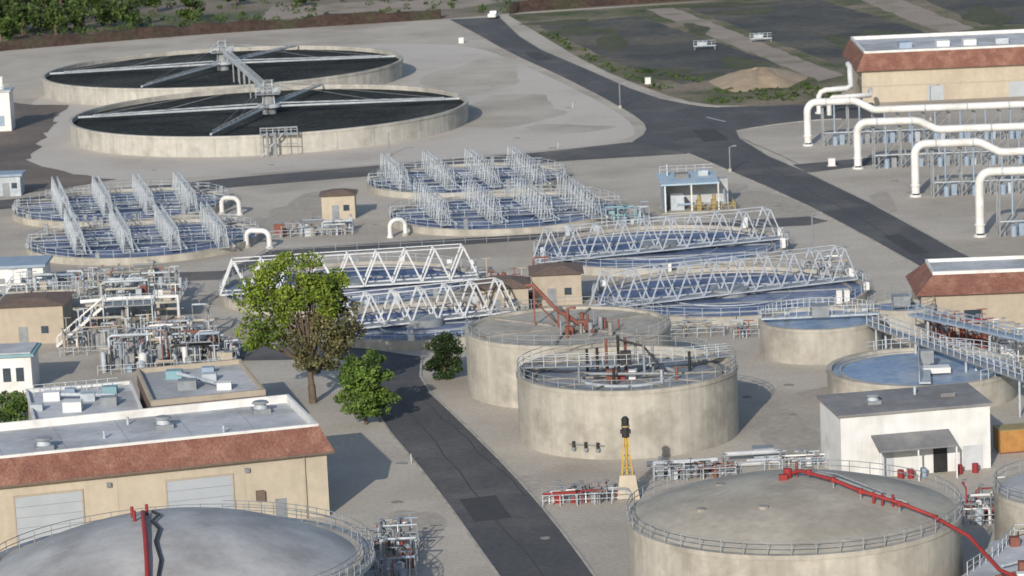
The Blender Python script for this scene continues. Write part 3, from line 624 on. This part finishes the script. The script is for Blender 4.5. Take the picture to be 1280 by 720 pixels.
o.tube('vent_pipe','galv',[(1,5.5,4),(1,5.5,6.5)],.15,8); o.rail('roof_rail','galv',[(0,7,4.9),(8,7,4.9)],sp=1.3)
o.done()
# ------------------------------------------------------------ big white pipes
def bigpipe(x,y,h,h2,run,L,r=.62,dy=-.06):
    o=Ob('gooseneck_pipe',x,y)
    P=[(0,0,0),(0,0,h-1.6)]
    for i in range(1,8):
        an=math.pi/2*i/7; P.append((1.6*(1-math.cos(an)),0,h-1.6+1.6*math.sin(an)))
    P+=[(run,run*dy,h),(run+.8,run*dy,h-.15),(run+3.4,run*dy,h2+.15),(run+4.2,run*dy,h2),(L,L*dy,h2)]
    o.tube('pipe','white_paint',P,r,14)
    o.cyl('foot_flange','white_paint',0,0,.0,.3,r*1.5,n=16); o.cyl('foot_flange','white_paint',0,0,1.6,1.8,r*1.25,n=16)
    for fx in (3,run-.5): o.tube('pipe_flange','galv',[(fx,fx*dy,h),(fx+.15,fx*dy,h)],r*1.18,14)
    for i in range(1,7):
        fx=run+5+i*7
        if fx<L: o.tube('pipe_flange','galv',[(fx,fx*dy,h2),(fx+.15,fx*dy,h2)],r*1.18,14)
    o.cyl('foot_valve','black',0,-.2,.0,.5,r*.9,n=10)
    xx=2.5
    while xx<L:
        top=h if xx<run+1 else h2
        yy=xx*dy
        for g in (-1.3,1.3):
            o.beam('support','steel_grey',(xx,yy+g,0),(xx,yy+g,top-r),.2)
        o.beam('support','steel_grey',(xx,yy-1.4,top-r-.1),(xx,yy+1.4,top-r-.1),.22)
        o.beam('support_brace','steel_grey',(xx,yy-1.3,.2),(xx,yy+1.3,top-r-.3),.1); o.beam('support_brace','steel_grey',(xx,yy+1.3,.2),(xx,yy-1.3,top-r-.3),.1)
        if xx+4.2<L:
            o.beam('support_brace','steel_grey',(xx,yy-1.3,.2),(xx+4.2,yy-1.3,min(top,h2)-r-.4),.1); o.beam('pipe_lateral','galv',(xx,yy-1.3,2.2),(xx+4.2,yy-1.3,2.2),.16)
            o.tube('riser','steel_blue',[(xx+2,yy,0),(xx+2,yy,top-r)],.16,8); o.cyl('pump','steel_blue',xx+2,yy-.9,0,1.5,.45,n=10); o.cyl('valve','steel_grey',xx+.8,yy-.4,0,rnd(1,3.4),.22,n=8)
            o.box('cabinet',random.choice(['steel_grey','galv','steel_blue']),xx+2.8,xx+3.6,yy-.4,yy+.4,0,rnd(1,2.4))
        xx+=4.2
    o.done()
bigpipe(50.9,534,7.3,5.6,7.5,60)
bigpipe(56,505,7.4,5.8,9,60)
bigpipe(61.1,474,7.9,6.2,9,60)
bigpipe(65.0,436,9.0,8.0,9,60)
o=Ob('gooseneck_pipe',57,575)
o.tube('pipe','white_paint',[(0,0,0),(0,0,3.2),(.4,0,3.9),(1.2,0,4.2),(5,1,4.2),(6,2,4.4),(6.2,4,6),(6.4,6,7.4),(6.5,10,7.6)],.5,12); o.tube('pipe','white_paint',[(1.5,-3,0),(1.5,-3,2.6),(2.2,-3,3.2),(4,-3,3.2),(9,-2,3.2),(10,6,3.2)],.45,12)
o.cyl('flange','white_paint',0,0,0,.3,.8,n=14); o.done()
# ------------------------------------------------------------ equipment yards
def cluster(name,x,y,w,d,n,pal,hmax=4,rot=0,railing=True,deck=0,thin=1):
    o=Ob(name,x,y,rot)
    if deck:
        o.box('deck','concrete',0,w,0,d,deck-.3,deck)
        for i in range(int(w//4)+1):
            for yy in (.2,d-.2): o.beam('column','concrete',(min(i*4+.2,w-.2),yy,0),(min(i*4+.2,w-.2),yy,deck-.3),.4)
        o.rail('handrail','galv',[(0,0,deck),(w,0,deck),(w,d,deck),(0,d,deck)],closed=True,sp=1.3,w=.07)
    for _ in range(n):
        px,py=rnd(.4,w-.4),rnd(.4,d-.4); m=random.choice(pal); t=random.random(); z0=deck
        if t<.2:
            h=rnd(.8,hmax*.65); r=rnd(.2,.55)*thin; o.cyl('vessel',m,px,py,z0,z0+h,r,n=14); o.cyl('vessel_head',m,px,py,z0+h,z0+h+r*.4,r,r*.4,n=14)
        elif t<.36:
            a,b=rnd(.25,.8)*thin,rnd(.25,.6)*thin; h=rnd(.6,2.0)*thin; o.box('cabinet',m,px-a,px+a,py-b,py+b,z0,z0+h); o.box('cabinet_lid','steel_grey',px-a-.04,px+a+.04,py-b-.04,py+b+.04,z0+h,z0+h+.06)
        elif t<.76:
            h=rnd(.6,hmax); L=rnd(1.5,6)*random.choice((-1,1)); ax=random.random()<.65
            qx,qy=(min(max(px+L,0),w),py) if ax else (px,min(max(py+L,0),d))
            r=rnd(.07,.19)*thin
            o.tube('pipe',m,[(px,py,z0),(px,py,z0+h-.2),(px+(qx-px)*.08,py+(qy-py)*.08,z0+h),(qx,qy,z0+h)],r,8)
            o.cyl('valve_wheel',random.choice(['red','steel_blue','black','steel_grey']),(px+qx)/2,(py+qy)/2,z0+h+.1,z0+h+.5,.05,n=6); o.cyl('valve_wheel','steel_grey',(px+qx)/2,(py+qy)/2,z0+h+.5,z0+h+.56,.25,n=10)
            o.beam('pipe_stand','steel_grey',(qx,qy,z0),(qx,qy,z0+h),.1)
        else:
            h=rnd(1.2,hmax*1.1); o.beam('post',m,(px,py,z0),(px,py,z0+h),.12); o.beam('cross_arm',m,(px-.6,py,z0+h),(px+.6,py,z0+h),.1)
    if railing and not deck: o.rail('handrail','galv',[(0,0,0),(w,0,0),(w,d,0)],sp=1.6,w=.07)
    return o
G=['galv','steel_grey','white_paint','steel_blue','galv','steel_grey','concrete_dark','galv','roof_grey','stucco_tan','concrete','galv','steel_grey','rust']
cluster('piping_platform',-57,398,15,10,60,G,3.2,deck=3.0).done()
cluster('valve_yard',-49,368,14,12,110,G+['black'],4.2).done()
cluster('valve_yard',-55,380,18,12,90,G,4.2).done()
cluster('valve_yard',-36,369,3,10,14,G,2.5).done()
cluster('valve_yard',-70,405,10,8,34,G+['teal'],4).done()
cluster('piping_platform',-66,412,22,6,40,G,2.6,deck=2.6).done()
cluster('valve_yard',-35,462,12,7,34,G,2.0).done()
cluster('valve_yard',-2,378,12,8,26,G+['rust'],2.6).done()
cluster('valve_yard',-4,404,9,6,26,['rust','stucco_tan','steel_grey','rust','stucco_tan'],4.8).done()
cluster('valve_yard',2.0,295.6,8.2,3.4,46,['red','white_paint','steel_grey','rust','rust','galv','steel_grey'],1.3,thin=.6).done()
cluster('valve_yard',-14.5,268,5,16,60,G+['steel_blue','white_paint'],3.4,thin=.8).done()
cluster('valve_yard',13,303.5,8,3.0,22,['black','steel_grey','rust','galv'],1.8,thin=.6).done()
cluster('valve_yard',40,281,9,6,50,['red','steel_grey','white_paint','galv','rust','red'],3.6,thin=.8).done()
cluster('valve_yard',47.5,360,8,7,44,['red','rust','rust','steel_grey'],4.2).done()
cluster('equipment_skid',54,350,9,8,44,['white_paint','stucco','steel_grey','white_paint'],4.2).done()
cluster('valve_yard',13.5,460,7,6,22,['steel_blue','galv','teal'],2.4,thin=.8).done()
cluster('valve_yard',26,372,9,5,18,G,1.7,thin=.8).done()
cluster('valve_yard',17,374,8,4,14,['galv','ochre','steel_grey'],1.4,thin=.7).done()
cluster('valve_yard',-6,412,8,4,16,G,2,thin=.8).done()
cluster('valve_yard',38,412,6,8,18,G,2,thin=.8).done()
cluster('valve_yard',24,306,7,3,16,G,1.6,thin=.8).done()
cluster('valve_yard',-92,505,8,6,16,G,2).done()
# stair and frame
o=Ob('steel_stair',-56.2,386)
for g in (0,1.2):
    o.beam('stringer','white_paint',(0,g,.1),(6,g,4.8),.14,.3); o.beam('handrail','white_paint',(0,g,1.2),(6,g,5.9),.1)
for i in range(16): o.box('tread','galv',i*.375,i*.375+.3,.05,1.15,.1+i*.295,.15+i*.295)
for i in range(5): 
    for g in (0,1.2): o.beam('baluster','white_paint',(i*1.5,g,.1+i*1.17),(i*1.5,g,1.2+i*1.17),.08)
o.done()
o=Ob('steel_frame',-50.2,386)
for x in (0,3,6):
    for y in (0,3): o.beam('column','galv',(x,y,0),(x,y,5.9),.16)
o.box('deck','steel_grey',-.2,6.2,-.2,3.2,4.75,4.9); o.rail('handrail','galv',[(0,0,4.9),(6.2,0,4.9),(6.2,3,4.9)],sp=1.2,w=.07)
o.tube('pipe','white_paint',[(-3,2,5.2),(2,2,5.4),(9,2,5.4),(9,2,1)],.26,8); o.done()
# raised walkways right
o=Ob('footbridge')
p=Vector((40.8,357,4)); q=Vector((54,321,4)); d=(q-p).normalized(); s_=Vector((-d.y,d.x,0))
o.beam('deck','steel_grey',p,q,1.5,.25)
for g in (-.75,.75): o.rail('handrail','truss_white',[tuple(p+s_*g),tuple(q+s_*g)],sp=1.5,w=.09,h=1.25)
for t in (.05,.3,.6,.9):
    c=p+(q-p)*t
    for g in (-.6,.6): o.beam('leg','galv',tuple(c+s_*g),(c.x+s_.x*g,c.y+s_.y*g,0),.2)
p=Vector((46,362,4)); q=Vector((60,338,4)); d=(q-p).normalized(); s_=Vector((-d.y,d.x,0))
o.beam('deck','steel_blue',p,q,1.3,.25)
for g in (-.65,.65): o.rail('handrail','steel_blue',[tuple(p+s_*g),tuple(q+s_*g)],sp=1.5,w=.09,h=1.2)
for t in (.1,.5,.9):
    c=p+(q-p)*t; o.beam('leg','galv',tuple(c),(c.x,c.y,0),.25)
o.done()
# low structure in the corner
o=Ob('service_building')
P=[(35.2,251.5),(38.6,257.5),(39.3,262),(41.5,263.5),(60,264),(60,235),(33,235)]
P=list(reversed(P)); o.prism('walls','concrete_light',P,-.1,3.6); o.prism('roof','roof_white',inset(P,.01),3.6,3.75)
for i in range(14): 
    xx=37+rnd(0,9); yy=rnd(248,260)
    if xx>39.5 or yy<252: o.box('roof_unit',random.choice(['white_paint','galv','steel_blue','rust']),xx,xx+.8,yy,yy+.8,3.75,4.2+rnd(0,.8))
o.tube('roof_pipe','galv',[(39,253,4.1),(46,258,4.1)],.14,8); o.tube('roof_pipe','rust',[(38,250,4.1),(46,254,4.1)],.12,8)
o.rail('roof_rail','galv',[(36,252,3.75),(39.4,257.6,3.75),(41.6,263,3.75),(55,263.4,3.75)],sp=1.3)
o.tube('gas_pipe','red',[(33.9,255,7.9),(36.2,252,7),(38,248,5.2),(40,244,5)],.17,8); o.done()
o=Ob('yellow_derrick',10.2,298)
o.add('base','stucco',[(-1.1,-1.1,0),(1.1,-1.1,0),(1.1,1.1,0),(-1.1,1.1,0),(-.75,-.75,2.3),(.75,-.75,2.3),(.75,.75,2.3),(-.75,.75,2.3)],[(4,5,6,7),(0,1,5,4),(1,2,6,5),(2,3,7,6),(3,0,4,7)])
for i in (-1,1):
    for j in (-1,1): o.beam('mast_leg','yellow',(i*.5,j*.5,2.3),(i*.15,j*.15,6.2),.11)
for z,t in ((3,.42),(4,.34),(5,.25)):
    for i in (-1,1): o.beam('mast_ring','yellow',(-t,i*t,z),(t,i*t,z),.08); o.beam('mast_ring','yellow',(i*t,-t,z),(i*t,t,z),.08)
o.cyl('mast','yellow',0,0,2.3,6.3,.14,n=8); o.cyl('motor','black',0,0,5.9,7.6,.36,n=12); o.box('gearbox','black',-.5,.5,-.3,.3,6.3,6.6); o.cyl('cap','ochre',0,0,6.9,7.05,.42,n=12); o.cyl('cap','black',0,0,7.6,7.9,.42,.2,n=12)
o.done()
o=Ob('pipe_stack',13,306.5,4)
for i,(x0,x1,y_,z) in enumerate([(0,7,0,.4),(1,8.5,.8,.4),(-.5,6.5,.4,1.0)]): o.tube('pipe','roof_white',[(x0,y_,z),(x1,y_,z)],.28,10)
o.box('sleeper','brown_roof',.5,.9,-.5,1.4,0,.1); o.box('sleeper','brown_roof',5.5,5.9,-.5,1.4,0,.1); o.done()
o=Ob('pipe_stack',21.5,308,3)
for i,(x0,x1,y_,z) in enumerate([(0,7,0,.3),(1,6,1,.3),(-1,4.5,2,.9)]): o.tube('pipe','roof_white',[(x0,y_,z),(x1,y_,z)],.25,10)
o.box('crate','galv',2,4,2.6,4,0,1.1); o.box('crate_lid','steel_grey',1.95,4.05,2.55,4.05,1.1,1.18); o.done()
o=Ob('orange_container',47.6,308.5,8)
o.box('shell','orange',0,7,0,2.5,.15,2.3); 
for i in range(14): o.box('corrugation','orange',.2+i*.5,.4+i*.5,-.05,-.001,.3,2.2)
o.box('frame','rust',-.05,7.05,-.06,0.1,0,.15); o.box('roof','ochre',-.03,7.03,-.03,2.53,2.3,2.38); o.done()
o=Ob('process_unit',-99,603)
o.box('body','white_paint',0,5.6,0,5,0,7.5); o.box('top','galv',-.3,5.9,-.3,5.3,7.5,7.8); o.cyl('stack','white_paint',3.8,2.5,7.8,10.2,.6,n=12); o.rail('roof_rail','galv',[(0,0,7.8),(5.6,0,7.8)],sp=1); o.box('panel','steel_blue',1,4.4,-.05,-.003,1,3); o.done()
def lamp(x,y,h,arm=1.2):
    o=Ob('street_lamp',x,y); o.tube('pole','steel_grey',[(0,0,0),(0,0,h)],.1,8); o.cyl('base','concrete',0,0,0,.5,.3,n=10); o.beam('arm','steel_grey',(0,0,h),(arm,0,h+.15),.1); o.box('lamp_head','steel_grey',arm-.2,arm+.5,-.18,.18,h+.08,h+.25); o.done()
lamp(75,559,6); lamp(39.7,414,7.8,.8); lamp(21.8,596,4.5,.8); lamp(35.8,508,4,.6); lamp(95,560,12); lamp(-20,545,4,.6)
for x,y in [(28.8,632),(52.2,509),(-9,727)]:
    o=Ob('utility_box',x,y); o.box('cabinet','white_paint',-.55,.55,-.4,.4,.1,1.3); o.box('plinth','concrete',-.75,.75,-.55,.55,0,.1); o.box('lid','galv',-.6,.6,-.45,.45,1.3,1.38); o.done()
for x,y in [(57,700),(44,690)]:
    o=Ob('field_equipment',x,y); o.box('frame','galv',-2.4,2.4,-.6,.6,.8,1.0); o.box('body','galv',-1.6,.4,-.8,.8,1.0,1.8); o.beam('leg','steel_grey',(-2.2,0,0),(-2.2,0,1),.2); o.beam('leg','steel_grey',(2.2,0,0),(2.2,0,1),.2); o.rail('rail','galv',[(-2.4,-.6,1.0),(2.4,-.6,1.0)],sp=1,w=.09); o.done()
def truck(x,y,rot,m='white_paint'):
    o=Ob('pickup_truck',x,y,rot)
    o.box('body',m,-2.7,2.7,-.95,.95,.5,1.05)
    C=[(-.6,-.9,1.05),(1.5,-.9,1.05),(1.5,.9,1.05),(-.6,.9,1.05),(-.4,-.75,1.8),(.9,-.75,1.8),(.9,.75,1.8),(-.4,.75,1.8)]
    o.add('cab',m,C,[(4,5,6,7)]); o.add('windows','glass',C,[(0,1,5,4),(1,2,6,5),(2,3,7,6),(3,0,4,7)])
    o.box('bed_side',m,-2.7,-.7,-.95,-.85,1.05,1.35); o.box('bed_side',m,-2.7,-.7,.85,.95,1.05,1.35); o.box('tailgate',m,-2.7,-2.6,-.85,.85,1.05,1.35)
    for wx in (-1.8,1.8):
        for wy in (-.96,.76): o.tube('wheel','black',[(wx,wy,.38),(wx,wy+.2,.38)],.38,14)
    o.done()
truck(-1.5,783,80)
o=Ob('guard_fence')
o.rail('fence_rail','steel_grey',[(-38,430,0),(-34,448,0),(9,450,0)],sp=3,w=.07); o.rail('fence_rail','galv',[(40,418,0),(46,404,0)],sp=2,w=.07)
o.rail('fence_rail','galv',[(22,377,0),(33,379,0),(44,380,0)],sp=2,w=.07); o.done()
o=Ob('manhole_cover')
for x,y in [(-12,300),(2,284),(33,318),(30,345),(25,340),(40,470),(34,492),(28,500),(-28,500),(-32,478),(8,545),(2,560),(-40,540),(12,600),(-2,640),(-20,470),(60,490),(56,540),(-12,316),(29,330),(-24,452),(20,463),(-5,535),(-60,540)]:
    o.cyl('cover','concrete_dark',x,y,0,.06,rnd(.4,.65),n=16)
    if random.random()<.25: o.beam('marker_post','roof_white',(x+1,y,0),(x+1,y,1.0),.1)
o.done()
